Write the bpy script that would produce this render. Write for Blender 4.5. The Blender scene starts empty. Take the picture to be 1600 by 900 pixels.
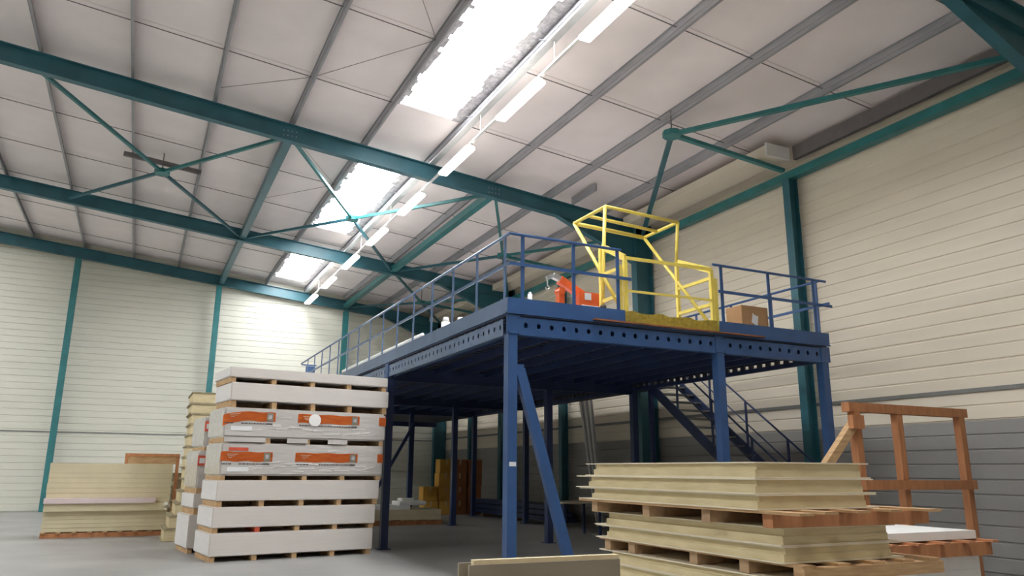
import bpy, bmesh, math, random
from mathutils import Vector, Matrix
random.seed(7)
SC = bpy.context.scene
COL = SC.collection
# ---------------------------------------------------------------- camera
cd = bpy.data.cameras.new('camera'); cam = bpy.data.objects.new('camera', cd); COL.objects.link(cam)
YAW, PIT, ROL, FPX = 0.44944457, 0.23632727, 0.00715254, 1184.727
_f = Vector((math.sin(YAW)*math.cos(PIT), math.cos(YAW)*math.cos(PIT), math.sin(PIT)))
_r0 = Vector((math.cos(YAW), -math.sin(YAW), 0)); _u0 = _r0.cross(_f)
_r = _r0*math.cos(ROL)+_u0*math.sin(ROL); _u = -_r0*math.sin(ROL)+_u0*math.cos(ROL)
m = Matrix((( _r.x,_u.x,-_f.x,0),(_r.y,_u.y,-_f.y,0),(_r.z,_u.z,-_f.z,1.6),(0,0,0,1)))
cam.matrix_world = m
cd.sensor_width = 36; cd.lens = 36*FPX/1600; cd.clip_end = 200
SC.camera = cam
# ---------------------------------------------------------------- world, exposure
w = bpy.data.worlds.new('world'); SC.world = w; w.use_nodes = True
w.node_tree.nodes['Background'].inputs[0].default_value = (0.75,0.85,1,1)
w.node_tree.nodes['Background'].inputs[1].default_value = 1.0
vs = SC.view_settings; vs.view_transform = 'Standard'; vs.look = 'None'; vs.gamma = 1; vs.use_curve_mapping = False
vs.exposure = 0.78
SKY_E = 14.0      # translucent rooflights, daylight
LAMP_E = 3.2     # fluorescent lamps
# ---------------------------------------------------------------- materials
def mat(name, c, rough=0.6, metal=0.0, var=0.08, scale=6.0, bump=0.0, bscale=40.0, emit=None, spec=0.5, stretch=None, c2=None, coat=0.0):
    mt = bpy.data.materials.new(name); mt.use_nodes = True; nt = mt.node_tree; N = nt.nodes; L = nt.links
    b = N['Principled BSDF']; b.inputs['Roughness'].default_value = rough; b.inputs['Metallic'].default_value = metal
    b.inputs['Specular IOR Level'].default_value = spec
    b.inputs['Coat Weight'].default_value = coat; b.inputs['Coat Roughness'].default_value = 0.15
    if emit:
        b.inputs['Base Color'].default_value = (*c,1)
        b.inputs['Emission Color'].default_value = (*c,1); b.inputs['Emission Strength'].default_value = emit
        return mt
    tc = N.new('ShaderNodeTexCoord'); mp = N.new('ShaderNodeMapping')
    if stretch: mp.inputs['Scale'].default_value = stretch
    L.new(tc.outputs['Object'], mp.inputs['Vector'])
    n = N.new('ShaderNodeTexNoise'); n.inputs['Scale'].default_value = scale; n.inputs['Detail'].default_value = 5
    L.new(mp.outputs[0], n.inputs['Vector'])
    r = N.new('ShaderNodeValToRGB'); r.color_ramp.elements[0].position = 0.3; r.color_ramp.elements[1].position = 0.7
    lo = c2 if c2 else tuple(max(0, x*(1-var)) for x in c); hi = c if c2 else tuple(min(1, x*(1+var)) for x in c)
    r.color_ramp.elements[0].color = (*lo,1); r.color_ramp.elements[1].color = (*hi,1)
    L.new(n.outputs[0], r.inputs[0]); L.new(r.outputs[0], b.inputs['Base Color'])
    if bump:
        n2 = N.new('ShaderNodeTexNoise'); n2.inputs['Scale'].default_value = bscale; n2.inputs['Detail'].default_value = 4
        L.new(mp.outputs[0], n2.inputs['Vector'])
        bp = N.new('ShaderNodeBump'); bp.inputs['Strength'].default_value = bump; bp.inputs['Distance'].default_value = 0.02
        L.new(n2.outputs[0], bp.inputs['Height']); L.new(bp.outputs[0], b.inputs['Normal'])
    return mt
M_ = dict(
 floor=mat('concrete', (0.35,0.345,0.33), 0.42, c2=(0.25,0.245,0.235), scale=0.6, bump=0.15, bscale=25),
 ceil=mat('ceiling_liner', (0.88,0.805,0.80), 0.75, var=0.05, scale=0.8),
 ceilback=mat('ceiling_backing', (0.34,0.30,0.30), 0.9),
 wall=mat('cream_cladding', (0.79,0.71,0.585), 0.5, var=0.04, scale=0.5, stretch=(1,1,6)),
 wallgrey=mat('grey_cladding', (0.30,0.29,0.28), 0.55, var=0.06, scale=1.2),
 wallfar=mat('far_cladding', (0.70,0.69,0.60), 0.5, var=0.04, scale=0.6, stretch=(1,1,5)),
 joint=mat('dark_joint', (0.22,0.22,0.21), 0.7),
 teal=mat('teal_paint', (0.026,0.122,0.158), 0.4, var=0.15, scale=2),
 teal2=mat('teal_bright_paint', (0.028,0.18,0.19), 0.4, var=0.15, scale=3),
 galv=mat('galvanised_steel', (0.36,0.36,0.385), 0.45, 0.15, var=0.15, scale=4, stretch=(1,0.3,1)),
 galvd=mat('dark_galvanised', (0.17,0.155,0.155), 0.6, 0.1),
 foil=mat('insulation_foil', (0.45,0.43,0.44), 0.6, 0.2, var=0.3, scale=12, bump=0.5, bscale=20),
 white=mat('white_enamel', (0.80,0.80,0.78), 0.4, var=0.02),
 sky=mat('rooflight_daylight', (0.96,0.98,1.0), emit=SKY_E),
 lamp=mat('fluorescent_diffuser', (1.0,0.97,0.90), emit=LAMP_E),
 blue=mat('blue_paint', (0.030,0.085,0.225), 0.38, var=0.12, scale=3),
 blue_lit=mat('blue_lit_side', (0.10,0.165,0.30), 0.25, var=0.10, scale=2),  # lighter copy of blue, light on the platform's left side painted in
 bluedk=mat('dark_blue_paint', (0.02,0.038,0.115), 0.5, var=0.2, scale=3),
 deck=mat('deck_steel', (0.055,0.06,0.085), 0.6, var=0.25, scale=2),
 yellow=mat('yellow_paint', (0.74,0.59,0.11), 0.38, var=0.08, scale=5),
 net=mat('yellow_netting', (0.55,0.43,0.08), 0.7, c2=(0.38,0.30,0.06), scale=14, bump=0.8, bscale=30),
 orange=mat('orange_enamel', (0.80,0.13,0.03), 0.35, var=0.08, scale=4),
 chrome=mat('bare_steel', (0.55,0.55,0.53), 0.35, 0.8),
 black=mat('black_rubber', (0.02,0.02,0.02), 0.6),
 rust=mat('rusty_steel', (0.33,0.12,0.05), 0.75, c2=(0.16,0.07,0.04), scale=6),
 card=mat('brown_cardboard', (0.44,0.25,0.12), 0.8, var=0.06, scale=2),
 cardy=mat('yellow_cardboard', (0.62,0.34,0.06), 0.8, var=0.1, scale=2),
 cardr=mat('red_brown_cardboard', (0.36,0.15,0.06), 0.8, var=0.1, scale=2),
 tape=mat('packing_tape', (0.62,0.45,0.25), 0.35),
 paper=mat('white_label', (0.78,0.78,0.78), 0.6, var=0.03),
 pack=mat('white_panel_pack', (0.64,0.595,0.555), 0.55, var=0.03, scale=1.5, stretch=(1,1,20)),
 packend_lit=mat('white_panel_lit_end', (0.76,0.74,0.73), 0.55, var=0.04, scale=3, stretch=(1,1,20)),  # paler copy of pack, light from the left put into the colour
 film=mat('stretch_film_pack', (0.57,0.54,0.51), 0.16, var=0.06, scale=2.5, bump=0.5, bscale=5, stretch=(0.6,1,3), coat=0.6),
 filmgloss=mat('film_crease', (0.88,0.86,0.83), 0.15, var=0.05, coat=1.0),
 oband=mat('orange_print', (0.90,0.24,0.05), 0.22, c2=(0.80,0.17,0.04), scale=5, coat=0.6, stretch=(1,1,6)),
 oband2=mat('red_print', (0.68,0.11,0.06), 0.3, var=0.1),
 greyink=mat('grey_print', (0.24,0.22,0.17), 0.5, var=0.2, scale=30),
 ink=mat('dark_print', (0.09,0.08,0.08), 0.6),
 inklt=mat('light_print', (0.72,0.42,0.25), 0.5),
 wood=mat('pale_timber', (0.50,0.34,0.20), 0.7, c2=(0.37,0.24,0.14), scale=3, stretch=(6,1,6)),
 wood2=mat('orange_timber', (0.52,0.23,0.10), 0.65, c2=(0.38,0.155,0.065), scale=3, stretch=(4,4,1)),
 wood3=mat('fresh_timber', (0.60,0.40,0.21), 0.7, c2=(0.42,0.25,0.12), scale=4, stretch=(1,1,8)),
 ply=mat('grey_plywood', (0.30,0.255,0.19), 0.75, c2=(0.25,0.21,0.155), scale=2, stretch=(1,1,4)),
 plyedge=mat('plywood_edge', (0.72,0.60,0.38), 0.7, var=0.1, scale=10),
 foam=mat('beige_foam_core', (0.71,0.61,0.38), 0.85, c2=(0.62,0.52,0.31), scale=5, bump=0.15, bscale=10, stretch=(1,1,4)),
 sheet=mat('beige_sheet_metal', (0.78,0.70,0.54), 0.42, var=0.05, scale=3),
 sheetold=mat('cream_board', (0.62,0.55,0.37), 0.7, var=0.06, scale=2),
 ragged=mat('weathered_and_gap_shade_beige', (0.46,0.39,0.26), 0.8, c2=(0.26,0.22,0.14), scale=6),  # also paints the shade between packs of the tall beige stack
 pink=mat('pink_board', (0.66,0.55,0.55), 0.6, var=0.03),
 deck_bounce=mat('pale_bounce_deck', (0.55,0.52,0.50), 0.7, var=0.05),  # unseen deck top, pale tone made up to bounce light onto the ceiling
 traymetal=mat('bright_zinc', (0.62,0.62,0.62), 0.35, 0.5, var=0.05),
 tread=mat('stair_grating', (0.20,0.20,0.21), 0.5, 0.4),
 red=mat('red_plastic', (0.55,0.04,0.03), 0.4),
)
# ---------------------------------------------------------------- helpers
WL = {}
def link(name, bm, m, parent=None, smooth=False):
    me = bpy.data.meshes.new(name)
    w_ = WL.get(parent.name if parent else None, Vector((0,0,0)))
    if w_.length > 0: bmesh.ops.translate(bm, verts=bm.verts, vec=-w_)
    bmesh.ops.recalc_face_normals(bm, faces=bm.faces)
    bm.to_mesh(me); bm.free()
    for mm in (m if isinstance(m, (list,tuple)) else [m]): me.materials.append(M_[mm])
    if smooth:
        for p in me.polygons: p.use_smooth = True
    o = bpy.data.objects.new(name, me); COL.objects.link(o)
    if parent: o.parent = parent
    WL[o.name] = w_.copy() if parent else Vector((0,0,0))
    return o
def thing(name, label, cat, loc, group=None):
    o = bpy.data.objects.new(name, None); COL.objects.link(o); o.empty_display_size = 0.2
    o.location = loc; o['label'] = label; o['category'] = cat
    if group: o['group'] = group
    WL[o.name] = Vector(loc); return o
def tag(o, label, cat, group=None):
    o['label'] = label; o['category'] = cat
    if group: o['group'] = group
    return o
def lab(o, s): o['label'] = s; return o
def struct(name, loc=(0,0,0)):
    o = bpy.data.objects.new(name, None); COL.objects.link(o); o.location = loc; WL[o.name] = Vector(loc)
    o['kind'] = 'structure'; return o
NB = bmesh.new
def hexa(bm, p, mi=0):   # 8 points: bottom 4 ccw, top 4 ccw
    v = [bm.verts.new(q) for q in p]
    for f in ((0,3,2,1),(4,5,6,7),(0,1,5,4),(1,2,6,5),(2,3,7,6),(3,0,4,7)):
        bm.faces.new([v[i] for i in f]).material_index = mi
def box(bm, x0,x1,y0,y1,z0,z1, mi=0):
    hexa(bm, [(x0,y0,z0),(x1,y0,z0),(x1,y1,z0),(x0,y1,z0),(x0,y0,z1),(x1,y0,z1),(x1,y1,z1),(x0,y1,z1)], mi); return bm
class Fr:   # local frame in plan: u along, v across
    def __init__(s, o, ang): s.o = Vector((o[0],o[1],0)); s.u = Vector((math.cos(ang),math.sin(ang),0)); s.v = Vector((-math.sin(ang),math.cos(ang),0))
    def p(s, u,v,z): q = s.o+s.u*u+s.v*v; return (q.x,q.y,z)
    def box(s, bm, u0,u1,v0,v1,z0,z1, mi=0):
        P = s.p; hexa(bm, [P(u0,v0,z0),P(u1,v0,z0),P(u1,v1,z0),P(u0,v1,z0),P(u0,v0,z1),P(u1,v0,z1),P(u1,v1,z1),P(u0,v1,z1)], mi); return bm
def beam(bm, a, b, w, h, up=(0,0,1), mi=0):   # rectangular bar from a to b
    a = Vector(a); b = Vector(b); d = (b-a).normalized(); up = Vector(up)
    s = d.cross(up)
    if s.length < 1e-4: s = d.cross(Vector((1,0,0)))
    s.normalize(); t = s.cross(d).normalized(); s = s*w/2; t = t*h/2
    hexa(bm, [a-s-t,a+s-t,a+s+t,a-s+t,b-s-t,b+s-t,b+s+t,b-s+t], mi); return bm
def tube(bm, a, b, r, n=8, r2=None, mi=0):
    a = Vector(a); b = Vector(b); d = (b-a).normalized(); s = d.cross(Vector((0,0,1)))
    if s.length < 1e-3: s = Vector((1,0,0))
    s.normalize(); t = s.cross(d); r2 = r if r2 is None else r2
    A = [bm.verts.new(a+(s*math.cos(k*2*math.pi/n)+t*math.sin(k*2*math.pi/n))*r) for k in range(n)]
    B = [bm.verts.new(b+(s*math.cos(k*2*math.pi/n)+t*math.sin(k*2*math.pi/n))*r2) for k in range(n)]
    for k in range(n): bm.faces.new((A[k],A[(k+1)%n],B[(k+1)%n],B[k])).material_index = mi
    bm.faces.new(A[::-1]).material_index = mi; bm.faces.new(B).material_index = mi; return bm
def ibeam(bm, a, b, depth, width, tf=0.02, tw=0.014, up=(0,0,1)):
    a = Vector(a); b = Vector(b); d = (b-a).normalized(); up = Vector(up); s = d.cross(up).normalized(); t = s.cross(d).normalized()
    for k in (-1,1):
        o = t*(depth/2-tf/2)*k; beam(bm, a+o, b+o, width, tf, up)
    beam(bm, a, b, tw, depth-2*tf, up); return bm
def holed(bm, org, du, nu, pitch, z0, z1, r, zc, nrm, th=0.006):   # sheet of nu cells with an octagonal hole each
    org = Vector(org); du = Vector(du); nrm = Vector(nrm)
    for i in range(nu):
        c = org+du*(pitch*(i+0.5)); u = pitch/2
        rect = [(u,zc),(u,z1),(0,z1),(-u,z1),(-u,zc),(-u,z0),(0,z0),(u,z0)]
        O = [bm.verts.new(c+du*x+Vector((0,0,z-c.z))) for x,z in rect]
        I = [bm.verts.new(c+du*(r*math.cos(k*math.pi/4))+Vector((0,0,zc+r*1.15*math.sin(k*math.pi/4)-c.z))) for k in range(8)]
        J = [bm.verts.new(v.co-nrm*th) for v in I]
        for k in range(8):
            q = (k+1)%8; bm.faces.new((O[k],O[q],I[q],I[k])); bm.faces.new((I[k],I[q],J[q],J[k]))
    return bm
def rz(X): return -0.1*X
words = ['first','second','third','fourth','fifth','sixth','seventh','eighth','ninth','tenth','eleventh','twelfth','thirteenth','fourteenth','fifteenth']
XW, XL, YF, YB = 13.0, -16.0, 34.3, -10.0
R0, R1, R2, R3 = 6.1, 17.55, 26.7, 34.0
# ---------------------------------------------------------------- structure: floor, walls, ceiling
o = link('floor', box(NB(), XL-0.2,XW+0.2,YB-0.2,YF+0.2,-0.2,0), 'floor'); o['kind'] = 'structure'
PROF = [(0,-0.022),(0.012,-0.022),(0.024,0),(0.235,0),(0.246,-0.018),(0.262,-0.018),(0.274,0),(0.476,0),(0.488,-0.022),(0.5,-0.022)]
def tray(axis, pos, sgn, a, b, z, zt=None):
    bm = NB(); A = []; B = []
    for zz, d in PROF:
        zc = z+zz
        if zt is not None: zc = min(zc, zt)
        for lst, e in ((A,a),(B,b)):
            q = (pos+sgn*d, e, zc) if axis == 'x' else (e, pos+sgn*d, zc)
            lst.append(bm.verts.new(q))
    for i in range(len(A)-1): bm.faces.new((A[i],A[i+1],B[i+1],B[i]))
    return bm
wr = struct('wall_right', (XW,0,0)); bm = box(NB(), XW+0.03,XW+0.2,YB,YF,0,9.3); link('backing', bm, 'joint', wr)
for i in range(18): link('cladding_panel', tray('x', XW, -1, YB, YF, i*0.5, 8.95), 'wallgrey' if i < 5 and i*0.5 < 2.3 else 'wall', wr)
link('dado_rail', box(NB(), XW-0.03,XW+0.02,YB,YF,2.98,3.05), 'joint', wr)
wf = struct('wall_back', (0,YF,0)); link('backing', box(NB(), XL,XW,YF+0.03,YF+0.2,0,12.3), 'joint', wf)
for i in range(24): link('cladding_panel', tray('y', YF, -1, XL, XW, i*0.5, 11.9), 'wallfar', wf)
link('dado_rail', box(NB(), XL,XW,YF-0.02,YF+0.02,2.90,2.95), 'joint', wf)
wl = struct('wall_left', (XL,0,0)); link('backing', box(NB(), XL-0.2,XL-0.03,YB,YF,0,12.3), 'joint', wl)
for i in range(24): link('cladding_panel', tray('x', XL, 1, YB, YF, i*0.5, 11.9), 'wallfar', wl)
wn = struct('wall_front', (0,YB,0)); link('backing', box(NB(), XL,XW,YB-0.2,YB-0.03,0,12.3), 'joint', wn)
for i in range(24): link('cladding_panel', tray('y', YB, 1, XL, XW, i*0.5, 11.9), 'wall', wn)
ce = struct('ceiling', (0,0,0))
ZC = 10.2
PX = [13.0,11.4,9.63,7.87,6.07,4.35,2.55,0.76,-1.0,-2.8,-4.6,-6.4,-8.2,-10.0,-11.8,-13.6,-16.0]
def slab(bm, x0,x1,y0,y1,t0,t1):
    hexa(bm, [(x0,y0,ZC+rz(x0)+t0),(x1,y0,ZC+rz(x1)+t0),(x1,y1,ZC+rz(x1)+t0),(x0,y1,ZC+rz(x0)+t0),
              (x0,y0,ZC+rz(x0)+t1),(x1,y0,ZC+rz(x1)+t1),(x1,y1,ZC+rz(x1)+t1),(x0,y1,ZC+rz(x0)+t1)]); return bm
link('backing', slab(NB(), XL-0.2,XW+0.2,YB-0.2,YF+0.2,0.06,0.2), 'ceilback', ce)
SKYS = [(-7.0,-0.5),(0.5,6.0),(7.4,15.4),(18.4,25.4),(27.9,33.2)]
joints = [15.3+2.85*k for k in range(-8,7)]
ys = [YB]+[y for y in joints if y > YB+0.5]+[YF]
for i in range(len(PX)-1):
    x1, x0 = PX[i], PX[i+1]
    if i in (4,12):
        e = [YB]+[v for s in (SKYS[1:] if i == 4 else SKYS) for v in s]+[YF]
        for k in range(0, len(e), 2): link('ceiling_panel', slab(NB(), x0+0.004,x1-0.004,e[k]+0.004,e[k+1]-0.004,0,0.05), 'ceil', ce)
    else:
        for k in range(len(ys)-1):
            link('ceiling_panel', slab(NB(), x0+0.004,x1-0.004,ys[k]+0.006,ys[k+1]-0.006,0,0.05), 'ceil', ce)
for k, y in enumerate(joints):      # thin dark tie rods between the purlins along the liner joints
    if abs(y-R1) < 0.3: continue
    for i in range(len(PX)-1):
        if PX[i+1] < -7: break
        if i in (4,) and any(a < y < b for a,b in SKYS): continue
        link('tie_rod', tube(NB(), (PX[i],y,10.1+rz(PX[i])),(PX[i+1],y,10.1+rz(PX[i+1])),0.010,6), 'galvd', ce)
for a, b in (((0.76,17.1),(2.55,15.3)),((2.55,15.3),(4.35,12.45)),((2.55,18.2),(4.35,21.0)),((4.35,21.0),(2.55,23.85)),((4.35,12.45),(2.55,9.6))):
    link('tie_rod', tube(NB(), (a[0],a[1],10.1+rz(a[0])),(b[0],b[1],10.1+rz(b[0])),0.006,6), 'galvd', ce)
n = 0
for i in (4,12):  # second, left row is out of view, added for light from that side
    x1, x0 = PX[i], PX[i+1]
    for a, b in SKYS:
        if i == 4 and b < 0: continue
        n += 1; s = struct('window_%d' % n, (x0,a,ZC+rz(x0)))
        link('pane', slab(NB(), x0+0.01,x1-0.01,a,b,0.03,0.05), 'sky', s)
        for side in (0,1):      # ragged insulation edge along the rooflight
            bm = NB(); y = a
            while y < b-0.01:
                y2 = min(b, y+random.uniform(0.10,0.32)); wd = random.uniform(0.12,0.24)+(0.08 if side else 0.04)
                xa, xb = (x0, x0+wd) if side == 0 else (x1-wd, x1)
                slab(bm, xa, xb, y, y2, -0.035, 0.02); y = y2
            link('insulation_edge', bm, 'foil', s)
# ---------------------------------------------------------------- purlins
for i, x in enumerate(PX[1:-1]):
    if x < -6.5: break
    zt = ZC+rz(x); zb = zt-0.235; bm = NB()
    box(bm, x-0.004,x+0.004,YB,YF,zb,zt-0.005)
    box(bm, x-0.03,x,YB,YF,zt-0.017,zt-0.005); box(bm, x,x+0.05,YB,YF,zb,zb+0.012)
    box(bm, x-0.016,x+0.004,YB,YF,zb+0.08,zb+0.15)
    p = thing('purlin', 'grey galvanised roof purlin under the pale liner, %s from the right wall' % words[i], 'purlin', (x,0,zb))
    link('rail', bm, 'galv', p)
    bm = NB()
    for y in joints: tube(bm, (x+0.0,y-0.05,zb+0.1),(x+0.03,y-0.05,zb+0.1),0.028,6)
    q = link('rod_fixing', bm, 'galvd', p); q['kind'] = 'stuff'
# deep eaves purlin + short stub
p = link('eaves_purlin', box(NB(), 12.72,12.82,R0+0.15,R1-5.85,8.52,8.83), 'galvd'); tag(p, 'deep dark grey eaves purlin above the teal eaves rail, nearest bay', 'purlin')
p = link('purlin_offcut', beam(NB(), (10.28,16.2,8.98),(10.28,R1-0.12,8.98),0.07,0.2), 'galv'); tag(p, 'short grey purlin stub ending just in front of the nearest teal rafter', 'purlin')
# white boxed gutter along the eaves
p = thing('gutter_box', 'long cream boxed gutter running above the teal eaves rail', 'gutter', (12.2,R0+5,8.5))
[link('trough', box(NB(), 11.95,12.60,a,b,8.50,8.74), 'wall', p) for a, b in ((11.75,R1-0.15),(R1+0.15,R2-0.15),(R2+0.15,R3-0.15))]; link('end_plate', box(NB(), 11.93,12.62,11.7,11.75,8.48,8.78), 'white', p)
# ---------------------------------------------------------------- portal frames
FN = ['nearest teal portal frame, mostly beyond the top of the view','big teal portal frame crossing above the blue platform','teal portal frame in the middle distance, behind the first','teal portal frame against the far end wall']
for k, y in enumerate((R0,R1,R2,R3)):
    t = thing('portal_frame', FN[k], 'steel frame', (12.65,y,0))
    zc = lambda x: 9.70+rz(x)
    link('rafter', ibeam(NB(), (XL+0.3,y,zc(XL+0.3)),(12.9,y,zc(12.9)),0.43,0.20,0.022), 'teal', t)
    link('column', ibeam(NB(), (12.66,y,0),(12.66,y,8.62),0.56,0.26,0.024,up=(1,0,0)), 'teal', t)
    link('column', ibeam(NB(), (XL+0.4,y,0),(XL+0.4,y,11.0),0.56,0.26,0.024,up=(1,0,0)), 'teal', t)
    bm = NB(); x0, x1 = 9.9, 12.40
    za, zb_ = 9.49+rz(x0), 7.45; zt0, zt1 = 9.49+rz(x0), 9.49+rz(x1)
    hexa(bm, [(x0,y-0.008,za-0.01),(x1,y-0.008,zb_),(x1,y+0.008,zb_),(x0,y+0.008,za-0.01),(x0,y-0.008,zt0),(x1,y-0.008,zt1),(x1,y+0.008,zt1),(x0,y+0.008,zt0)])
    beam(bm, (x0-0.05,y,za),(x1,y,zb_),0.20,0.024)
    link('haunch', bm, 'teal', t)
    bm = NB()
    for xc in (2.5, 7.9):
        for a in range(4):
            for b_ in (-1,1): tube(bm, (xc-0.15+a*0.1,y-0.012,zc(xc)+0.06*b_),(xc-0.15+a*0.1,y-0.026,zc(xc)+0.06*b_),0.016,6)
    lab(link('bolts', bm, 'galv', t), 'small grey bolt heads on the rafter web')['kind'] = 'stuff'
# struts between frames
for nm, x in (('left',2.5),('right',7.9)):
    for (a, b, w_) in ((R1,R2,'first and second'),(R2,R3,'second and far')):
        z = 9.66+rz(x)
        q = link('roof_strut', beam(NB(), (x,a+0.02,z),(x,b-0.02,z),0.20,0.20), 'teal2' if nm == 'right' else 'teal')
        tag(q, 'square teal strut between the %s rafters, on the %s side' % (w_, nm), 'strut')
# bracing
ZB = 9.62
def br(a, b): return (a[0],a[1],ZB+rz(a[0])), (b[0],b[1],ZB+rz(b[0]))
def brace_set(label, x0, x1, ya, yb, arms='full', wall=False, rod=True, bar=False):
    xm, ym = (x0+x1)/2, ((ya+yb)/2 if ya > 10 else 12.1)
    t = thing('roof_bracing', label, 'bracing', (xm,ym,ZB+rz(xm)))
    ends = []
    if arms == 'full': ends += [(x0+0.12,ya+0.15),(x0+0.12,yb-0.15)]
    ends += [(x1-0.12,ya+0.15),(x1-0.12,yb-0.15)]
    if wall: ends.append((x1-0.05,ym-0.1))
    for e in ends:
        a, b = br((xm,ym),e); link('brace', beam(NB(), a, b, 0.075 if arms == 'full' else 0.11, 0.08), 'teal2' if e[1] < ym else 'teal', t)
    link('gusset_plate', tube(NB(), (xm,ym,ZB+rz(xm)-0.06),(xm,ym,ZB+rz(xm)+0.06),0.2,8), 'teal2', t)
    if rod: link('hanger', tube(NB(), (xm,ym,ZB+rz(xm)),(xm,ym,ZC+rz(xm)-0.02),0.016,6), 'galvd', t)
    if bar:
        a = Vector((x0+1.7,ym+0.05,ZB+0.28+rz(x0+1.7))); b = Vector((x1-1.7,ym+0.05,ZB+0.28+rz(x1-1.7)))
        link('cross_bar', beam(NB(), a, b, 0.10, 0.12), 'galvd', t)
brace_set('thin teal bracing cross with a dark bar above it, leftmost between the first two rafters', -2.9,2.5,R1,R2,bar=True)
brace_set('thin teal bracing cross in front of the middle rooflight', 2.5,7.9,R1,R2)
brace_set('teal bracing star above the blue guardrail corner, by the right wall', 7.9,12.75,R1,R2,wall=True)
brace_set('teal bracing node nearest the viewer, three arms fixed to the right wall', 6.5,12.75,R0,R1,arms='right',wall=True)
brace_set('distant teal bracing cross between second and far rafters beside the right wall', 7.9,12.75,R2,R3,wall=True)
# eaves rail and intermediate columns
q = thing('eaves_rail', 'long teal eaves rail along the top of the right wall', 'rail', (12.82,R0,8.12))
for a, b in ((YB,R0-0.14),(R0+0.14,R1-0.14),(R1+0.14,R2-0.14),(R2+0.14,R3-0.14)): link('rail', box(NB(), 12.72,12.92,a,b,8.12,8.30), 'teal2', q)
for y, s in ((11.9,'slim teal wall column in front of the cream cladding, nearest the viewer'),((R1+R2)/2+0.3,'slim teal wall column in shadow, beside the leaning white profiles'),((R2+R3)/2,'slim teal wall column on the right wall, farthest back')):
    t = thing('wall_column', s, 'column', (12.75,y,0))
    link('shaft', ibeam(NB(), (12.76,y,0),(12.76,y,8.118),0.26,0.20,0.018,0.012,up=(1,0,0)), 'teal', t)
    link('base_plate', box(NB(), 12.58,12.94,y-0.16,y+0.16,0,0.02), 'galvd', t)
for x, s in ((-2.9,'slim teal column on the far end wall, leftmost'),(2.42,'slim teal column on the far end wall, left of the white board stack'),(7.9,'slim teal column on the far end wall, behind the platform guardrail')):
    t = thing('wall_column', s, 'column', (x,33.75,0))
    link('shaft', ibeam(NB(), (x,33.75,0),(x,33.75,9.40+rz(x)),0.22,0.22,0.016,0.012,up=(0,1,0)), 'teal2', t)
    if x > 7: lab(link('sign_plate', box(NB(), x-0.05,x+0.15,33.60,33.63,5.45,5.85), 'oband', t), 'small orange sign plate')
# ---------------------------------------------------------------- cable tray, trunking, lamps
t = thing('cable_tray', 'long bright metal cable tray beside the rooflights', 'cable tray', (6.1,0,9.31)); bm = NB()
box(bm, 6.02,6.18,YB+0.2,YF-0.5,9.31,9.317); box(bm, 6.02,6.028,YB+0.2,YF-0.5,9.317,9.35); box(bm, 6.172,6.18,YB+0.2,YF-0.5,9.317,9.35); link('tray', bm, 'traymetal', t)
for y in (1.0,4.4,7.6,11.1,14.6,20.0,23.4,28.5,31.5): link('bracket', box(NB(), 5.88,6.2,y-0.02,y+0.02,9.352,9.357), 'galv', t)
t = thing('lighting_trunking', 'thin white lighting trunking hung below the cable tray', 'trunking', (6.1,0,8.84))
link('conduit', beam(NB(), (6.1,YB+0.5,8.85),(6.1,33.8,8.85),0.06,0.035), 'white', t)
LY = [9.0+3.38*k for k in range(-1,8)]
for y in LY:
    for d in (-1.45,): link('hanger', tube(NB(), (6.1,y+d,8.88),(6.1,y+d,9.31),0.009,6), 'white', t)
for k, y in enumerate(LY):
    if k < 2: s = 'long fluorescent lamp on the white trunking, near the viewer, lamp number %s' % ('one' if k==0 else 'two')
    s = 'lit fluorescent batten hung under white trunking, %s from the far end' % words[len(LY)-1-k]
    if k == len(LY)-1: s = 'lit fluorescent batten hung under white trunking, the last at the far end'
    if k == len(LY)-2: s = 'lit fluorescent batten under white trunking, next to the last at the far end'
    t = thing('ceiling_lamp', s, 'lamp', (6.1,y,8.7), 'fluorescent battens in a row')
    L = 0.92
    link('housing', box(NB(), 6.06,6.14,y-L,y+L,8.80,8.835), 'white', t)
    bm = NB(); box(bm, 5.98,6.22,y-L+0.02,y+L-0.02,8.70,8.80); bmesh.ops.bevel(bm, geom=[e for e in bm.edges], offset=0.025, segments=2, affect='EDGES')
    link('diffuser', bm, 'lamp', t)
# ---------------------------------------------------------------- mezzanine
MX0, MX1, MY0, MY1 = 4.72, 11.22, 9.9, 26.3
XP = [4.80, 8.70, 11.14]; YP = [9.98, 16.0, 22.0, 26.2]
mz = thing('mezzanine', 'blue steel storage platform with guardrails beside the right wall', 'platform', (4.72,9.9,0))
link('deck', box(NB(), MX0+0.02,MX1-0.0,MY0+0.02,MY1,3.84,3.862), 'deck', mz)
lab(link('deck_board', box(NB(), MX0+0.02,MX1-0.0,MY0+0.02,MY1,3.863,3.88), 'deck_bounce', mz), 'unseen deck surface, made pale to bounce light')
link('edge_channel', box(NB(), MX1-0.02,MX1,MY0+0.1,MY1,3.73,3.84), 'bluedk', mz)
bm = NB()
link('deck_extension', box(NB(), MX1+0.001,12.34,15.9,33.6,3.72,3.88), 'deck', mz)
link('deck_extension', box(NB(), 6.0,MX1,MY1+0.001,33.6,3.72,3.88), 'deck', mz)
link('edge_beam', box(NB(), 6.0,12.34,33.5,33.6,3.52,3.719), 'bluedk', mz)
for x, y in ((6.1,33.3),(8.7,31.0),(11.14,33.3)): link('post', box(NB(), x-0.06,x+0.06,y-0.06,y+0.06,0,3.72), 'bluedk', mz)
k = 0
while MY0+0.2+k*0.24 < MY1-0.1:
    y = MY0+0.2+k*0.24; box(bm, MX1-0.06,MX1-0.02,y,y+0.12,3.65,3.74); k += 1
q = link('deck_spacer', bm, 'deck', mz); q['kind'] = 'stuff'
x = MX0+0.5
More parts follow.
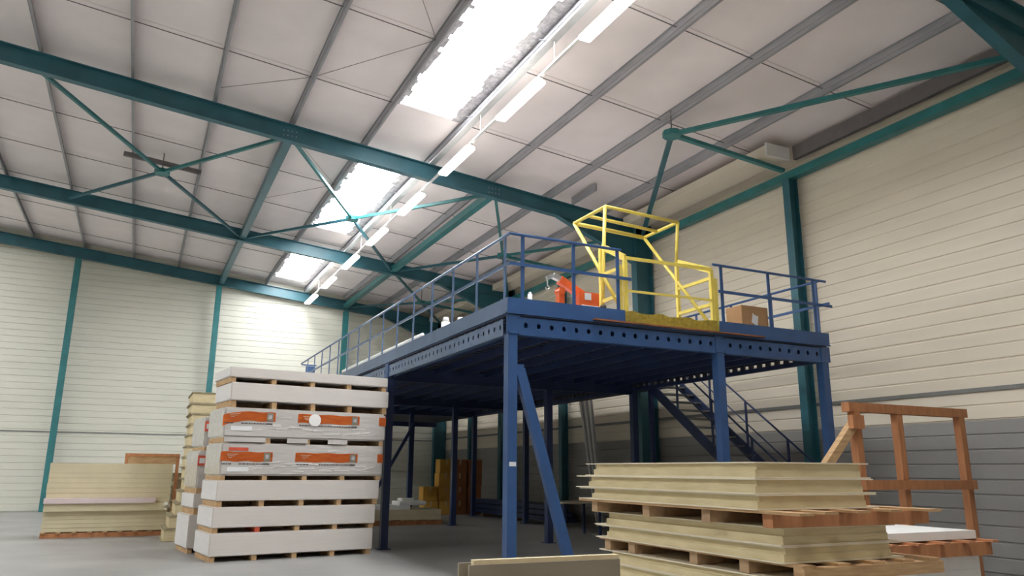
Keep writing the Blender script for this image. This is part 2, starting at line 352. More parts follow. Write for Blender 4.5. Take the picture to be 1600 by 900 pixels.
while x < MX1-0.3:
    b_ = NB(); box(b_, x-0.003,x+0.003,MY0+0.08,MY1-0.05,3.67,3.84); box(b_, x,x+0.06,MY0+0.08,MY1-0.05,3.67,3.68); link('joist', b_, 'bluedk', mz); x += 0.6
bm = NB(); y = MY0+0.3
while y < MY1: box(bm, MX0+0.05,MX1-0.12,y,y+0.10,3.81,3.84); y += 0.24
q = link('deck_rib', bm, 'deck', mz); q['kind'] = 'stuff'
for ix, x in enumerate(XP):
    for iy, y in enumerate(YP):
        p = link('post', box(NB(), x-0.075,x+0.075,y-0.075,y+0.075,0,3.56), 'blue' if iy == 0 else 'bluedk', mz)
        link('base_plate', box(NB(), x-0.13,x+0.13,y-0.13,y+0.13,0,0.015), 'bluedk', p)
        if ix == 0 and iy == 0: lab(link('sticker', box(NB(), x-0.045,x+0.06,y-0.078,y-0.075,1.66,1.72), 'paper', p), 'small white sticker')
        if iy in (0,): 
            c = NB(); box(c, x-0.11,x+0.11,y-0.095,y-0.075,3.56,3.84)
            for bx in (-0.08,0.08):
                for bz in (3.59,3.80): tube(c, (x+bx,y-0.095,bz),(x+bx,y-0.105,bz),0.012,6)
            link('connector_plate', c, 'blue', p)
        elif ix == 0: link('connector_plate', box(NB(), MX0-0.02,MX0+0.0,y-0.12,y+0.12,3.55,3.84), 'blue', p)
def cbeam(axis, pos, a, b, nrm, m):
    L = b-a; nn = int(L/0.2115 if axis == 'x' else L/0.205); pt = L/nn; bm = NB()
    if axis == 'x':
        holed(bm, (a,pos,3.55),(1,0,0),nn,pt,3.55,3.82,0.036,3.70,nrm)
        box(bm, a,b,pos,pos+0.07,3.548,3.556); box(bm, a,b,pos,pos+0.07,3.816,3.824)
        box(bm, a,b,pos-0.012,pos,3.548,3.575); box(bm, a,b,pos+0.12,pos+0.125,3.55,3.82)
    else:
        holed(bm, (pos,a,3.55),(0,1,0),nn,pt,3.55,3.80,0.034,3.69,nrm)
        box(bm, pos,pos+0.07,a,b,3.548,3.556); box(bm, pos,pos+0.07,a,b,3.796,3.804); box(bm, pos+0.12,pos+0.125,a,b,3.55,3.80)
    return link('edge_beam', bm, m, mz)
cbeam('x', MY0, 4.90,8.60,(0,-1,0),'blue'); cbeam('x', MY0, 8.80,11.05,(0,-1,0),'blue')
for a, b in zip(YP[:-1], YP[1:]): cbeam('y', MX0, a+0.10,b-0.12,(-1,0,0),'blue_lit')
link('edge_beam', box(NB(), MX1-0.10,MX1-0.02,MY0+0.1,MY1,3.57,3.65), 'bluedk', mz)
link('edge_beam', box(NB(), MX0,MX1,MY1-0.08,MY1,3.52,3.82), 'bluedk', mz)
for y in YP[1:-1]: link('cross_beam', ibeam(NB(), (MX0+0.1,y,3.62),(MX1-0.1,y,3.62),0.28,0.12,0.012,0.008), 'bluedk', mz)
link('kick_plate', box(NB(), MX0-0.03,MX0-0.015,MY0-0.02,MY1,3.875,4.095), 'blue_lit', mz)
link('deck_edge', box(NB(), MX0-0.05,MX0+0.0,MY0-0.03,MY1,3.855,3.875), 'blue_lit', mz)
link('deck_edge', box(NB(), MX0-0.05,MX1+0.03,MY0-0.05,MY0+0.0,3.855,3.875), 'blue', mz)
link('kick_plate', box(NB(), MX0-0.03,6.76,MY0-0.04,MY0-0.025,3.875,4.095), 'blue', mz)
link('kick_plate', box(NB(), 8.68,MX1+0.02,MY0-0.04,MY0-0.025,3.875,4.095), 'blue', mz)
# corner brace
q = link('brace', beam(NB(), (4.93,9.96,3.05),(5.84,9.96,0.02),0.10,0.15,up=(1,0,0)), 'blue', mz)
link('bracket', box(NB(), 4.87,5.00,9.94,9.98,2.95,3.12), 'blue', mz)
q = link('brace', beam(NB(), (8.78,26.1,3.2),(7.0,26.1,0.02),0.08,0.10,up=(1,0,0)), 'bluedk', mz)
# guardrails
def guard(name_lab, posts, rails, m):
    g = link('guardrail', tube(NB(), *rails[0], 0.024, 8), m, mz); lab(g, name_lab)
    for r in rails[1:]: link('mid_rail', beam(NB(), r[0], r[1], 0.02, 0.05) if len(r) == 2 else tube(NB(), *r), m, g)
    for (x, y, d) in posts:
        if d == 'y': bm = box(NB(), x-0.010,x+0.010,y-0.028,y+0.028,3.88,5.07)
        else: bm = box(NB(), x-0.028,x+0.028,y-0.010,y+0.010,3.88,5.07)
        link('rail_post', bm, m, g)
    return g
g = guard('long left guardrail', [(MX0+0.01,10.06+k*1.075,'y') for k in range(15)], [((MX0,MY0,5.085),(MX0,MY1-0.1,5.085)),((MX0,MY0,4.62),(MX0,MY1-0.1,4.62))], 'blue_lit')
bm = NB(); box(bm, MX0+0.15,MX0+0.45,MY1-0.2,MY1-0.1,4.55,5.0); box(bm, MX0,MX0+0.5,MY1-0.15,MY1-0.12,5.02,5.06); link('end_bracket', bm, 'blue', g)
guard('front guardrail left of the yellow gate', [(4.95,MY0,'x'),(5.84,MY0,'x'),(6.66,MY0,'x')], [((MX0,MY0-0.03,5.085),(6.72,MY0-0.03,5.085)),((MX0,MY0-0.03,4.62),(6.90,MY0-0.03,4.62))], 'blue')
guard('front guardrail right of the yellow gate', [(8.80,MY0,'x'),(9.88,MY0,'x'),(10.98,MY0,'x')], [((8.60,MY0-0.03,5.085),(11.28,MY0-0.03,5.085)),((8.70,MY0-0.03,4.62),(11.40,MY0-0.03,4.62))], 'blue')
guard('guardrail along the wall side', [(MX1-0.06,10.0+1.15*k,'y') for k in range(5)], [((MX1-0.08,MY0,5.085),(MX1-0.08,15.4,5.085)),((MX1-0.08,MY0-0.2,4.62),(MX1-0.08,15.4,4.62))], 'blue')
# ---------------------------------------------------------------- staircase
st = thing('staircase', 'dark steel stairs rising to the platform along the right wall', 'stairs', (12.0,10.7,0))
sl = 0.745
def sz(y): return 3.84-(15.85-y)*sl
for x in (11.5,12.5):
    link('stringer', beam(NB(), (x,10.75,sz(10.75)+0.02),(x,15.85,sz(15.85)-0.08),0.03,0.24,up=(0,0,1)), 'bluedk', st)
    h = link('handrail', tube(NB(), (x,11.0,sz(11.0)+1.1),(x,15.85,sz(15.85)+1.1),0.022,8), 'bluedk', st)
    link('mid_rail', tube(NB(), (x,11.0,sz(11.0)+0.6),(x,15.85,sz(15.85)+0.6),0.015,6), 'bluedk', h)
    for y in (11.1,12.3,13.5,14.7,15.7): link('rail_post', box(NB(), x-0.02,x+0.02,y-0.02,y+0.02,sz(y),sz(y)+1.1), 'bluedk', h)
for k in range(17):
    y = 10.95+k*0.29; z = sz(y)+0.03; link('tread', box(NB(), 11.52,12.48,y,y+0.25,z,z+0.035), 'tread', st)
link('support_post', box(NB(), 11.45,11.55,15.7,15.8,0,3.70), 'bluedk', st)
# ---------------------------------------------------------------- yellow pallet gate
t = thing('pallet_gate', 'yellow tubular safety gate tilted open above the platform edge', 'gate', (7.7,9.95,3.88))
r = 0.032
GX = (6.84,8.62)
up = link('swing_frame', tube(NB(), (GX[0],11.55,6.06),(GX[1],11.85,6.12),0.042,8), 'yellow', t, True)
for a, b in (((GX[0],10.5,6.06),(GX[1],10.78,6.12)),((GX[0],11.05,6.05),(GX[1],11.4,6.12)),((GX[0],10.5,6.05),(GX[0],11.55,6.06)),((GX[1],10.78,6.12),(GX[1],11.85,6.12)),
             ((GX[0],11.55,6.06),(GX[0],10.15,4.25)),((GX[1],11.85,6.12),(GX[1],10.12,4.15))): link('frame_tube', tube(NB(), a, b, r, 8), 'yellow', up, True)
for s, x in enumerate(GX):
    dy = 0.0 if s == 0 else 0.2
    link('frame_tube', tube(NB(), (x,10.5+dy*1.4,6.05+0.08*s),(x,10.68+dy,3.9 if s == 0 else 5.35),r,8), 'yellow', up, True)
    sf = link('side_frame', box(NB(), x-0.03,x+0.03,9.92,9.98,3.88,5.0), 'yellow', t)
    sx = x+0.035*(1 if s else -1)
    link('frame_tube', beam(NB(), (x,9.95,5.0),(x,10.62+dy,5.36),0.04,0.10), 'yellow', sf)
    link('frame_tube', box(NB(), x-0.028,x+0.028,10.64+dy,10.70+dy,3.88,5.36), 'yellow', sf)
    link('frame_tube', beam(NB(), (x,9.98,4.86),(x,10.66+dy,4.86),0.04,0.055), 'yellow', sf)
    link('frame_tube', beam(NB(), (x,9.98,4.40),(x,10.66+dy,4.40),0.04,0.055), 'yellow', sf)
    link('frame_tube', box(NB(), sx+0.06*(1 if s else -1)-0.028,sx+0.06*(1 if s else -1)+0.028,9.94,10.0,3.88,4.86), 'yellow', sf)
link('gate_rail', beam(NB(), (GX[0],9.93,4.99),(GX[1],9.93,5.01),0.04,0.05), 'yellow', t)
link('gate_rail', beam(NB(), (GX[0],9.93,4.44),(GX[1],9.93,4.46),0.03,0.035), 'yellow', t)
bm = NB(); nx = 24
vs_ = [[bm.verts.new((GX[0]-0.05+1.84*i/nx, 9.88+0.02*math.sin(i*1.7+j), 3.885+0.10*j*(1+0.08*math.sin(i*0.9)))) for j in range(3)] for i in range(nx+1)]
for i in range(nx):
    for j in range(2): bm.faces.new((vs_[i][j],vs_[i+1][j],vs_[i+1][j+1],vs_[i][j+1]))
bmesh.ops.solidify(bm, geom=bm.faces[:], thickness=0.02)
lab(link('netting_roll', bm, 'net', t), 'crumpled yellow netting along the foot of the gate')
q = link('edge_strip', box(NB(), 6.15,9.62,9.79,9.86,3.878,3.90), 'rust'); tag(q, 'thin rusty flat bar lying along the platform front edge', 'bar')
# ---------------------------------------------------------------- things on the platform
t = thing('hoist', 'small orange workshop hoist with a grey hooked arm on the platform', 'hoist', (6.1,10.3,3.88))
link('base', box(NB(), 5.75,6.72,10.25,10.45,3.88,3.94), 'orange', t)
bm = NB(); box(bm, 6.14,6.52,10.24,10.46,4.14,4.42); box(bm, 6.2,6.46,10.30,10.40,3.94,4.14); b_ = link('body', bm, 'orange', t)
lab(link('label_plate', box(NB(), 6.24,6.36,10.228,10.236,4.29,4.40), 'paper', b_), 'white label')
lab(link('label_plate', box(NB(), 6.18,6.50,10.228,10.236,4.14,4.20), 'paper', b_), 'white strip')
bm = NB(); beam(bm, (5.84,10.35,4.60),(6.30,10.35,4.36),0.10,0.13); link('arm', bm, 'orange', t)
bm = NB(); beam(bm, (5.72,10.35,4.655),(5.87,10.35,4.60),0.08,0.09); beam(bm, (5.60,10.35,4.60),(5.73,10.35,4.66),0.06,0.06); tube(bm, (5.62,10.35,4.60),(5.62,10.35,4.48),0.012,6)
for a in range(5):
    q0, q1 = math.pi*(0.5-a*0.3), math.pi*(0.5-(a+1)*0.3)
    tube(bm, (5.62+0.035*math.cos(q0),10.35,4.445+0.035*math.sin(q0)),(5.62+0.035*math.cos(q1),10.35,4.445+0.035*math.sin(q1)),0.010,6)
lab(link('hook_arm', bm, 'chrome', t), 'bare grey steel arm end with hook')
bm = NB(); box(bm, 5.80,5.90,10.29,10.41,3.94,4.46); box(bm, 5.76,5.94,10.27,10.43,3.94,4.06); tube(bm, (5.85,10.27,4.40),(5.85,10.43,4.40),0.06,10); link('ram', bm, 'orange', t)
bm = NB(); box(bm, 6.52,6.80,10.27,10.43,4.02,4.14); box(bm, 6.60,6.70,10.3,10.4,3.94,4.02); link('foot', bm, 'orange', t)
bm = NB(); tube(bm, (6.66,10.35,4.14),(6.66,10.35,4.22),0.015,6); tube(bm, (6.66,10.35,4.22),(6.66,10.35,4.26),0.06,10,0.045); link('knob', bm, 'black', t)
t = thing('cardboard_box', 'brown cardboard box with a torn white label behind the front guardrail', 'box', (9.7,10.3,3.88))
bm = box(NB(), 9.40,10.02,10.1,10.5,3.88,4.50); bmesh.ops.bevel(bm, geom=bm.edges[:], offset=0.006, segments=1, affect='EDGES'); link('carton', bm, 'card', t)
link('tape_strip', box(NB(), 9.68,9.74,10.098,10.502,4.495,4.503), 'tape', t)
bm = NB()
hexa(bm, [(9.70,10.092,4.13),(9.75,10.092,4.15),(9.75,10.099,4.15),(9.70,10.099,4.13),(9.68,10.092,4.34),(9.78,10.092,4.32),(9.78,10.099,4.32),(9.68,10.099,4.34)])
hexa(bm, [(9.62,10.092,4.20),(9.701,10.092,4.16),(9.701,10.099,4.16),(9.62,10.099,4.20),(9.66,10.092,4.37),(9.69,10.092,4.30),(9.69,10.099,4.30),(9.66,10.099,4.37)])
q = lab(link('label_sheet', bm, 'paper', t), 'torn white label'); q['kind'] = 'stuff'
q = link('timber_offcut', box(NB(), 8.68,8.78,10.0,10.06,3.88,4.42), 'plyedge'); tag(q, 'pale timber offcut standing right of the yellow gate', 'timber')
t = thing('pipe_bundle', 'white plastic pipes lying along the left edge of the platform', 'pipes', (5.2,17,3.88))
for k in range(4): link('pipe', tube(NB(), (5.05+0.09*(k%2),14.3+0.2*k,3.95+0.16*(k//2)+0.2),(5.05+0.09*(k%2),21.5,3.95+0.16*(k//2)+0.2),0.045,8), 'white', t, True)
for y in (15,18,21): link('bearer', box(NB(), 4.95,5.3,y-0.05,y+0.05,3.88,4.10), 'wood', t)
for k, (x, y, h) in enumerate(((5.12,13.55,0.60),(5.3,13.25,0.56))):
    bm = NB(); tube(bm, (x,y,3.88),(x,y,3.88+h-0.1),0.09,12); tube(bm, (x,y,3.88+h-0.1),(x,y,3.88+h),0.075,12,0.05)
    q = link('plastic_drum', bm, 'white', None, True); tag(q, 'white plastic canister by the left guardrail, %s' % ('nearer the pipe ends' if k == 0 else 'nearer the platform corner'), 'canister')
bm = NB(); tube(bm, (5.18,10.1,3.88),(5.18,10.1,4.24),0.035,10); tube(bm, (5.18,10.1,4.24),(5.18,10.1,4.27),0.022,8); q = link('spray_can', bm, 'white', None, True); tag(q, 'slim white can standing behind the front guardrail corner', 'can')
# ---------------------------------------------------------------- white panel packs, front stack
ANG = math.atan2(0.39,2.91)
F1 = Fr((1.3,14.84), ANG)
def pack(fr, u0,u1,v0,v1,z0,z1,zb,label,kind,group,pinkb=None):
    """body z0..z1 resting on bearers zb..z0"""
    c = fr.p((u0+u1)/2,(v0+v1)/2,zb); t = thing('panel_pack', label, 'panel pack', c, group)
    bm = fr.box(NB(), u0,u1,v0,v1,z0,z1); bmesh.ops.bevel(bm, geom=bm.edges[:], offset=0.012 if kind == 'plain' else 0.03, segments=2, affect='EDGES')
    body = link('board_block', bm, 'pack' if kind == 'plain' else 'film', t)
    if kind == 'plain':
        bm = fr.box(NB(), u0-0.004,u0+0.001,v0+0.02,v1-0.02,z0+0.02,z1-0.02); link('lit_end_face', bm, 'packend_lit', body)  # left end painted paler, as if lit from the left
    nb = 5
    for i in range(nb):
        u = u0+0.07+(u1-u0-0.14)*i/(nb-1)
        lo = zb; b_ = link('bearer', fr.box(NB(), u-0.045,u+0.045,v0+0.03,v1-0.03,lo,z0), 'wood3' if i != 1 or not pinkb else 'oband2', t)
    link('gap_blocker', fr.box(NB(), u0+0.03,u1-0.03,v1*0.55,v1*0.55+0.03,zb+0.002,z0-0.002), 'wood', t)  # added plank blocks the bright view through, so the gap stays dark
    return t, body
V1 = 1.22
P1 = [ # u0,u1,z0,z1,zb,kind
 (0.02,3.08,0.095,0.485,0.0,'plain','white board pack on the floor, bottom of the front stack'),
 (0.03,3.11,0.575,0.93,0.485,'plain','white board pack second from the bottom of the front stack'),
 (0.06,3.17,1.035,1.395,0.93,'plain','white board pack third from the bottom, just below the wrapped packs'),
 (0.07,3.22,1.475,2.06,1.395,'film','lower of two film-wrapped packs with orange bands in the front stack'),
 (0.07,3.25,2.155,2.70,2.06,'film','upper film-wrapped pack with orange bands and a round white sticker'),
 (0.15,3.29,2.83,3.16,2.70,'plain','white board pack directly above the film-wrapped packs'),
 (0.11,3.26,3.255,3.44,3.16,'plain','thin white board pack on the very top of the front stack')]
for i, (u0,u1,z0,z1,zb,kd,s) in enumerate(P1):
    t, body = pack(F1,u0,u1,0,V1,z0,z1,zb,s,kd,'packs in the front stack',pinkb=(i==1))
    if kd == 'film':
        # printed bands on the front face
        zt = z1-0.07 if i == 4 else z1-0.16; zl = zt-0.17
        spans = [(u0-0.02 if i==4 else u0+0.0,1.00),(1.43,2.68),(3.10,u1+0.002)]
        for a, b in spans:
            bm = NB(); nseg = 12; top = []; bot = []
            for k in range(nseg+1):
                u = a+(b-a)*k/nseg; sag = (-0.10*max(0,1-(u-u0)/0.35)**1.5 if i == 4 and a < 0.5 else 0)+0.008*math.sin(k*1.3)
                top.append(bm.verts.new(F1.p(u,-0.006,zt+sag*0.7))); bot.append(bm.verts.new(F1.p(u,-0.006,zl+sag)))
            for k in range(nseg): bm.faces.new((bot[k],bot[k+1],top[k+1],top[k]))
            bmesh.ops.solidify(bm, geom=bm.faces[:], thickness=0.003)
            lab(link('printed_band', bm, 'oband', body), 'orange printed band')
            if b-a > 0.5:
                lab(link('emblem', F1.box(NB(), b-0.16,b-0.04,-0.013,-0.009,zl+0.01,zt-0.01), 'greyink', body), 'grey square emblem at the end of the band')
                link('emblem_mark', F1.box(NB(), b-0.13,b-0.07,-0.016,-0.013,zl+0.05,zt-0.05), 'foil', body)
                bm = NB()
                for k in range(3): F1.box(bm, a+0.10+0.02*k,a+0.30-0.05*k,-0.013,-0.009,zt-0.05-0.03*k,zt-0.038-0.03*k)
                link('print_lines', bm, 'inklt', body)['kind'] = 'stuff'
            bm = NB(); u = a+0.03
            while u < b-0.12:
                l = random.uniform(0.02,0.06)
                if not (0.18*(b-a) < u-a < 0.32*(b-a)): F1.box(bm, u,u+l,-0.009,-0.006,zl-0.055,zl-0.035)
                u += l+0.012
            if b-a > 0.5: F1.box(bm, b-0.16,b-0.05,-0.009,-0.006,zl-0.06,zl-0.03)
            q = lab(link('print_lines', bm, 'ink', body), 'small dark unreadable print under the band'); q['kind'] = 'stuff'
        lab(link('address_label', F1.box(NB(), 0.20,0.58,-0.010,-0.005,zl-0.18,zl-0.10), 'paper', body), 'white address label')
        if i == 3: lab(link('printed_patch', F1.box(NB(), 0.20,0.55,-0.010,-0.005,zt+0.02,zt+0.075), 'oband2', body), 'red printed patch')
        if i == 4:
            bm = NB(); c = Vector(F1.p(1.76,-0.02,zl+0.06)); n_ = F1.v
            tube(bm, c, c+n_*0.01, 0.12, 20); lab(link('round_sticker', bm, 'filmgloss', body), 'round pale sticker over the band')
        bm = NB()
        for k in range(40):    # creases in the film
            u = random.uniform(0.3,2.9); z = random.uniform(z0+0.08,z1-0.10); l = random.uniform(0.12,0.45); sl_ = random.uniform(-0.15,0.22)
            if any(zl-0.02 < z < zt+0.02 and a-0.3 < u < b for a,b in spans): continue
            a_ = Vector(F1.p(u,-0.004,z)); b_ = Vector(F1.p(u+l,-0.004,z+sl_*l)); beam(bm, a_, b_, 0.008, random.uniform(0.006,0.014))
        q = link('film_crease', bm, 'filmgloss', body); q['kind'] = 'stuff'
        bm = NB()     # film folded under the pack over the gap
        bm.free()
        for a, b in ((0.1,0.85),(1.25,1.65),(2.05,2.45)):
            if i == 4: link('film_skirt', F1.box(NB(), a,b,-0.004,0.004,zb+0.015,z0+0.01), 'film', body)
# second stack just behind, to the left
F2 = Fr((1.10,16.55), ANG)
P2 = [(-0.04,2.9,0.09,0.72,0.0,'plain','white board pack at the bottom of the rear stack, left of the front one'),
 (0.01,2.9,0.84,1.12,0.72,'plain','white board pack second from the bottom in the rear stack'),
 (0.02,3.0,1.22,1.95,1.12,'film','film-wrapped pack with a red print, third up in the rear stack'),
 (0.09,3.0,2.02,2.62,1.95,'film','film-wrapped pack on top of the rear stack, just showing its end')]
for i, (u0,u1,z0,z1,zb,kd,s) in enumerate(P2):
    t, body = pack(F2,u0,u1,0,1.2,z0,z1,zb,s,kd,'packs in the rear stack')
    if kd == 'film':
        z = z1-0.30
        lab(link('printed_band', F2.box(NB(), u0-0.012,u0+0.8,-0.012,-0.005,z,z+0.20), 'oband2', body), 'red printed band')
        link('emblem_mark', F2.box(NB(), u0+0.02,u0+0.12,-0.018,-0.012,z+0.05,z+0.15), 'paper', body)
# ---------------------------------------------------------------- left background stacks
def sandwich(x0,x1,y0,y1,z0,z1,label,group,ov=(0.02,0.12,0.02,0.12),ts=0.012,foam='foam',sheet='sheet',name='sandwich_panel',cat='panel'):
    t = thing(name, label, cat, ((x0+x1)/2,(y0+y1)/2,z0), group)
    bm = NB(); zm = z0+(z1-z0)*0.52
    if ts < 0.01:
        box(bm, x0,x1,y0,y1,z0+ts,zm); box(bm, x0+0.022,x1-0.004,y0+0.006,y1-0.01,zm,z1-ts)
    else: box(bm, x0,x1,y0,y1,z0+ts,z1-ts)
    link('foam_core', bm, foam, t)
    link('face_sheet', box(NB(), x0-ov[0],x1+ov[1],y0-ov[2],y1+ov[3],z0,z0+ts), sheet, t)
    link('face_sheet', box(NB(), x0-ov[0]+0.01,x1+ov[1]*0.85,y0-ov[2],y1+ov[3],z1-ts,z1), sheet, t)
    return t
def pallet(x0,x1,y0,y1,z0,z1,label,nb=4,ns=6,m='wood2',along='y',group=None,boards='wood3'):
    t = thing('pallet', label, 'pallet', ((x0+x1)/2,(y0+y1)/2,z0), group); h = z1-z0
    for i in range(nb):
        c = y0+0.05+(y1-y0-0.1)*i/(nb-1); link('bearer', box(NB(), x0,x1,c-0.045,c+0.045,z0,z1-0.022), m, t)
    for i in range(ns):
        c = x0+0.05+(x1-x0-0.1)*i/(ns-1); link('deck_board', box(NB(), c-0.05,c+0.05,y0-0.08,y1+0.05,z1-0.022,z1), boards, t)
    return t
# tall beige panel stack
zz = 0.0; tops = [0.28,0.56,0.84,1.10,1.36,1.62,1.86,2.10,2.36,2.60,2.84,3.08,3.34]
for i, z1 in enumerate(tops):
    off = 0.76+0.30*min(1,i/4)+random.uniform(-0.02,0.02)
    s = 'beige foam panel pack in the tall stack behind the white boards, %s from the floor' % words[i]
    sandwich(off,off+1.2,19.3,20.9,zz,z1,s,'beige packs in the tall stack',ov=(0.04,0.03,0.03,0.03),ts=0.02,foam='foam',sheet='ragged')  # dark sheets stand in for the shaded gaps between packs
    zz = z1
# ragged short stack
zz = 0.0
for i in range(8):
    z1 = zz+0.185; off = 0.0+random.uniform(-0.05,0.05)
    sandwich(0.98-0.1*(i<3)+off*0.5,1.30,22.75,24.5,zz,z1,'weathered beige panel in the ragged stack behind the cream boards, %s from the floor' % words[i],'ragged panels',ov=(0.06,0.03,0.03,0.03),ts=0.03,foam='ragged',sheet='ragged'); zz = z1
# cream board block at the left
pallet(-1.8,0.86,21.2,22.3,0,0.13,'low timber pallet under the cream board stack at the far left',nb=3,ns=9)
def rpallet(x0,x1,z0,z1,label,front,bears,mf):
    t = thing('pallet', label, 'pallet', ((x0+x1)/2,5.4,z0))
    for i, c in enumerate(bears):
        link('bearer', box(NB(), x0,x1,c-0.05,c+0.05,z0,z1-0.02), 'wood' if i else mf, t)
    for c, y0 in front: link('deck_board', box(NB(), c-0.065,c+0.065,y0,6.80,z1-0.019,z1), 'wood3', t)
    return t
def blk(name, x0,x1,y0,y1,z0,z1,m,label,cat,n=1):
    t = thing(name, label, cat, ((x0+x1)/2,(y0+y1)/2,z0))
    for i in range(n):
        a = z0+(z1-z0)*i/n; b = z0+(z1-z0)*(i+1)/n; d = random.uniform(0,0.012)
        link('board', box(NB(), x0+d,x1+d,y0+d,y1,a+0.003,b), m, t)
    return t
blk('board_pack', -1.8,0.84,21.2,22.3,0.13,0.60,'sheetold','lower cream board pack on the pallet at the far left','board pack',5)
blk('foam_board', -1.8,0.74,21.05,22.3,0.60,0.78,'sheetold','pale board slab sticking forward from the cream stack','board',1)
q = link('pink_board', box(NB(), -1.8,0.55,20.98,21.24,0.781,0.90), 'pink'); tag(q, 'pale pink board lying on the forward cream slab', 'board')
blk('board_pack', -1.8,0.86,21.25,22.3,0.781,1.70,'sheetold','upper cream board pack stacked behind the pink board','board pack',8)
t = thing('crate', 'reddish timber crate frame standing behind the cream boards', 'frame', (0.3,22.6,0))
for x in (-0.25,0.98): link('upright', box(NB(), x,x+0.08,22.55,22.65,0,1.90), 'wood2', t)
link('top_rail', box(NB(), -0.25,1.06,22.52,22.68,1.90,1.97), 'wood2', t); link('mid_rail', box(NB(), -0.17,0.98,22.55,22.65,1.70,1.90), 'wood3', t)
# ---------------------------------------------------------------- right foreground stack of sandwich panels
GA = 'sandwich panels in the right foreground stack'
sandwich(4.06,5.14,4.33,6.54,1.558,1.675,'topmost beige sandwich panel of the right foreground stack',GA,ov=(0.025,0.09,0.02,0.12),ts=0.0095)
sandwich(4.05,5.15,4.33,6.62,1.445,1.557,'beige sandwich panel, second from the top, right foreground stack',GA,ov=(0.03,0.12,0.02,0.20),ts=0.0095)
sandwich(4.06,5.17,4.33,6.58,1.335,1.444,'beige sandwich panel, third from the top, resting on the upper pallet',GA,ov=(0.03,0.12,0.02,0.20),ts=0.0095)
rpallet(4.10,5.75,1.216,1.334,'orange-brown timber pallet between the upper and middle panel groups',[(4.11,3.92),(4.45,4.02),(4.82,4.06),(5.22,4.10),(5.60,4.05)],[4.28,4.95,5.75,6.60],'wood2')
sandwich(4.25,5.34,4.30,6.62,1.085,1.214,'beige sandwich panel just under the upper pallet',GA,ov=(0.04,0.08,0.02,0.16),ts=0.0095)
sandwich(4.25,5.36,4.30,6.62,0.965,1.084,'beige sandwich panel resting on the lower pallet',GA,ov=(0.03,0.12,0.02,0.16),ts=0.0095)
rpallet(4.28,5.75,0.856,0.964,'pale timber pallet under the middle panel group',[(4.34,4.16),(4.70,4.17),(5.05,4.16),(5.38,4.17),(5.66,4.16)],[4.20,4.75,5.35,6.25,6.66],'wood3')
zz = 0.854
for i in range(4):
    z0 = zz-0.115; sandwich(4.28,5.40,4.30,6.62,z0,zz-0.001,'beige sandwich panel in the lowest visible group, %s below the pale pallet' % words[i],GA,ov=(0.03,0.10,0.02,0.16),ts=0.0095); zz = z0
pallet(4.28,5.6,4.30,6.75,zz-0.12,zz-0.001,'timber pallet low in the right foreground stack',nb=5,ns=7); zz -= 0.12
sandwich(4.3,5.40,4.30,6.62,zz-0.14,zz-0.001,'beige sandwich panel nearest the floor in the right foreground stack',GA,ts=0.0095); zz -= 0.14
pallet(4.28,5.6,4.30,6.75,0,zz-0.001,'timber pallet on the floor under the right foreground stack',nb=5,ns=7)
# ---------------------------------------------------------------- foreground upright boards
t = thing('board_bundle', 'grey plywood boards with a pale top edge standing upright in the foreground', 'boards', (1.9,3.6,0))
F3 = Fr((1.50,3.56), -0.04)
link('board', F3.box(NB(), 0.0,0.84,0.0,0.018,0,1.155), 'ply', t)
link('edge_batten', F3.box(NB(), 0.03,0.845,0.018,0.058,0.0,1.175), 'plyedge', t)
link('board', F3.box(NB(), -0.03,0.80,0.062,0.080,0,1.16), 'ply', t)
link('board', F3.box(NB(), 0.06,0.86,0.084,0.102,0,1.165), 'ply', t)
# ---------------------------------------------------------------- orange timber trestle
t = thing('timber_trestle', 'orange timber trestle with a slanted leg behind the beige panel stack', 'trestle', (10.2,8.2,0))
link('top_beam', box(NB(), 9.55,12.3,8.13,8.27,2.50,2.64), 'wood2', t)
link('upright', beam(NB(), (9.72,8.2,2.5),(9.76,8.2,0),0.13,0.12,up=(1,0,0)), 'wood2', t)
link('upright', box(NB(), 10.60,10.72,8.14,8.26,0,2.5), 'wood2', t); link('upright', box(NB(), 12.1,12.22,8.14,8.26,0,2.5), 'wood2', t)
link('cross_rail', box(NB(), 9.66,12.2,8.05,8.13,1.36,1.50), 'wood2', t)
link('slanted_leg', beam(NB(), (9.72,8.16,2.40),(7.30,8.16,0.02),0.11,0.13), 'wood3', t)
link('joint_block', box(NB(), 9.50,9.74,8.04,8.13,2.24,2.44), 'wood2', t)
# white boards + low pallet at right
pallet(6.9,8.6,5.6,6.8,0.0,0.14,'low timber pallet under the white boards at the right',nb=3,ns=5)
blk('board_pack', 6.95,8.5,5.7,6.7,0.14,0.74,'white','white board pack low behind the right foreground stack','board pack',4)
t = pallet(6.9,8.6,5.6,6.8,0.74,0.90,'reddish pallet between white board packs at the right',nb=3,ns=5,boards='wood2')
blk('board_pack', 6.95,8.5,5.7,6.7,0.90,0.99,'white','thin white board pack topmost behind the right foreground stack','board pack',1)
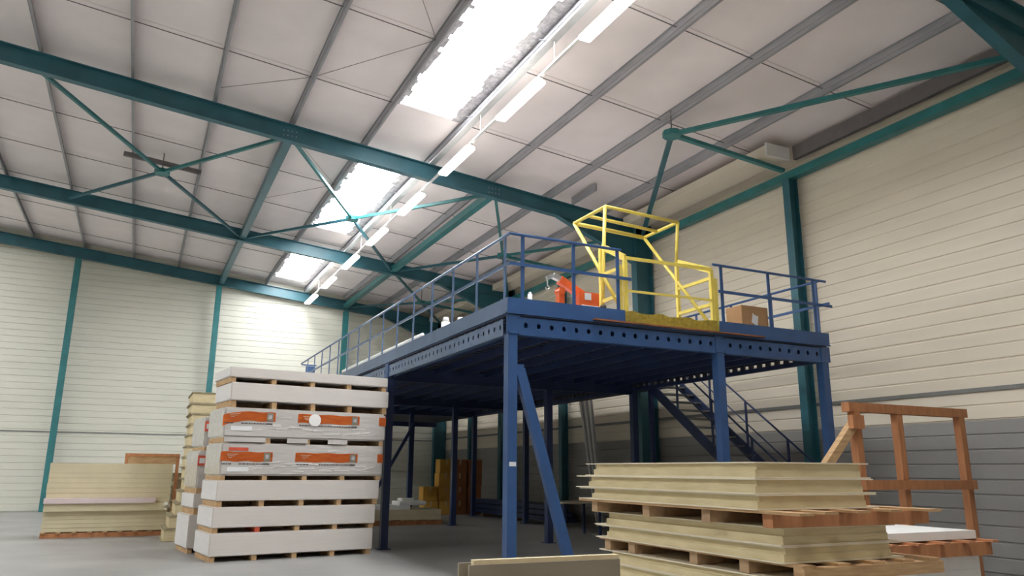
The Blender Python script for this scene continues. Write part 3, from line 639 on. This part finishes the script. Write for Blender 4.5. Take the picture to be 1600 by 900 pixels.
# ---------------------------------------------------------------- under the platform
pallet(5.6,8.6,22.6,23.9,0,0.14,'low dark pallet on the floor under the platform',nb=3,ns=8)
blk('board_pack', 5.6,8.55,22.6,23.9,0.14,0.44,'sheetold','low beige panel pack under the platform','board pack',2)
q = link('white_sheet_stack', box(NB(), 5.7,7.6,22.7,23.8,0.441,0.56), 'white'); tag(q, 'flat white sheets lying on the beige pack under the platform', 'sheets')
bm = box(NB(), 7.25,8.15,22.75,23.5,0.56,0.68)
box(bm, 7.35,7.8,22.85,23.3,0.68,0.76); bmesh.ops.bevel(bm, geom=bm.edges[:], offset=0.03, segments=2, affect='EDGES'); q = link('wrapped_parcel', bm, 'white'); tag(q, 'white plastic-wrapped parcel on the flat white sheets', 'parcel')
cw = 0.56; base = Vector((10.0,27.9))
cols = [(0,2,'cardy'),(1,4,'cardy'),(2,4,'cardr'),(3,4,'cardr')]
cn = ['leftmost column','second column from the left','third column from the left','rightmost column']; rn = ['bottom','second from the floor','third from the floor','top']
for ci, nr, m in cols:
    for rr in range(nr):
        rname = 'upper' if (nr == 2 and rr == 1) else rn[rr]
        jx = random.uniform(-0.02,0.02); x = 9.65+ci*0.60+jx; y = 27.3+random.uniform(0,0.06)+(0.1 if ci > 1 else 0)
        t = thing('carton', '%s carton under the platform, %s, %s' % ('yellow' if m == 'cardy' else 'reddish', cn[ci], rname), 'box', (x,y,rr*0.5), 'cartons piled under the platform')
        bm = box(NB(), x,x+0.55,y,y+0.5,rr*0.5+0.002,rr*0.5+0.498); bmesh.ops.bevel(bm, geom=bm.edges[:], offset=0.01, segments=1, affect='EDGES'); link('carton_body', bm, m, t)
        link('tape_strip', box(NB(), x+0.24,x+0.30,y-0.003,y,rr*0.5+0.30,rr*0.5+0.495), 'tape', t)
for k in range(3):
    q = link('flat_carton', box(NB(), 8.2-0.1*k,9.25-0.05*k,26.9,27.9,k*0.10,k*0.10+0.098), 'cardy'); tag(q, 'flattened yellow carton bundle left of the carton pile, %s' % ('bottom','middle','top')[k], 'carton')
for r_ in range(3):
    for c in range(3):
        x = 11.55+c*0.16; z = 0.10+r_*0.17
        bm = NB(); box(bm, x,x+0.14,20.4+0.2*r_,27.0,z,z+0.14); q = link('storage_beam', bm, 'bluedk')
        tag(q, 'dark blue steel beam in the long bundle at the back, %s layer, %s' % (('bottom','middle','top')[r_],('front','centre','wall side')[c]), 'beam', 'blue beams bundled under the platform')
for y in (21.2,23.7,26.2):
    q = link('timber_bearer', box(NB(), 11.5,12.1,y-0.05,y+0.05,0,0.10), 'wood'); tag(q, 'timber bearer under the dark blue beam bundle, %s' % {21.2:'nearest end',23.7:'middle',26.2:'far end'}[y], 'timber')
for r_ in (1,2):
    for y in (21.2,23.7,26.2): pass
for k in range(6):
    q = link('leaning_profile', beam(NB(), (12.42,19.50+0.07*k,0.02),(12.50,20.35+0.15*k,4.6),0.05,0.055), 'white' if k % 2 else 'galv')
    tag(q, 'pale metal profile leaning on the right wall under the platform, %s from the front' % words[k], 'profile', 'leaning pale profiles')
t = thing('work_table', 'low dark table with a thin pale top under the platform', 'table', (10.3,17.6,0))
link('table_top', box(NB(), 9.75,11.0,17.2,18.2,0.80,0.84), 'sheet', t)
for x in (9.85,10.9):
    for y in (17.3,18.1): link('leg', box(NB(), x-0.03,x+0.03,y-0.03,y+0.03,0,0.8), 'bluedk', t)
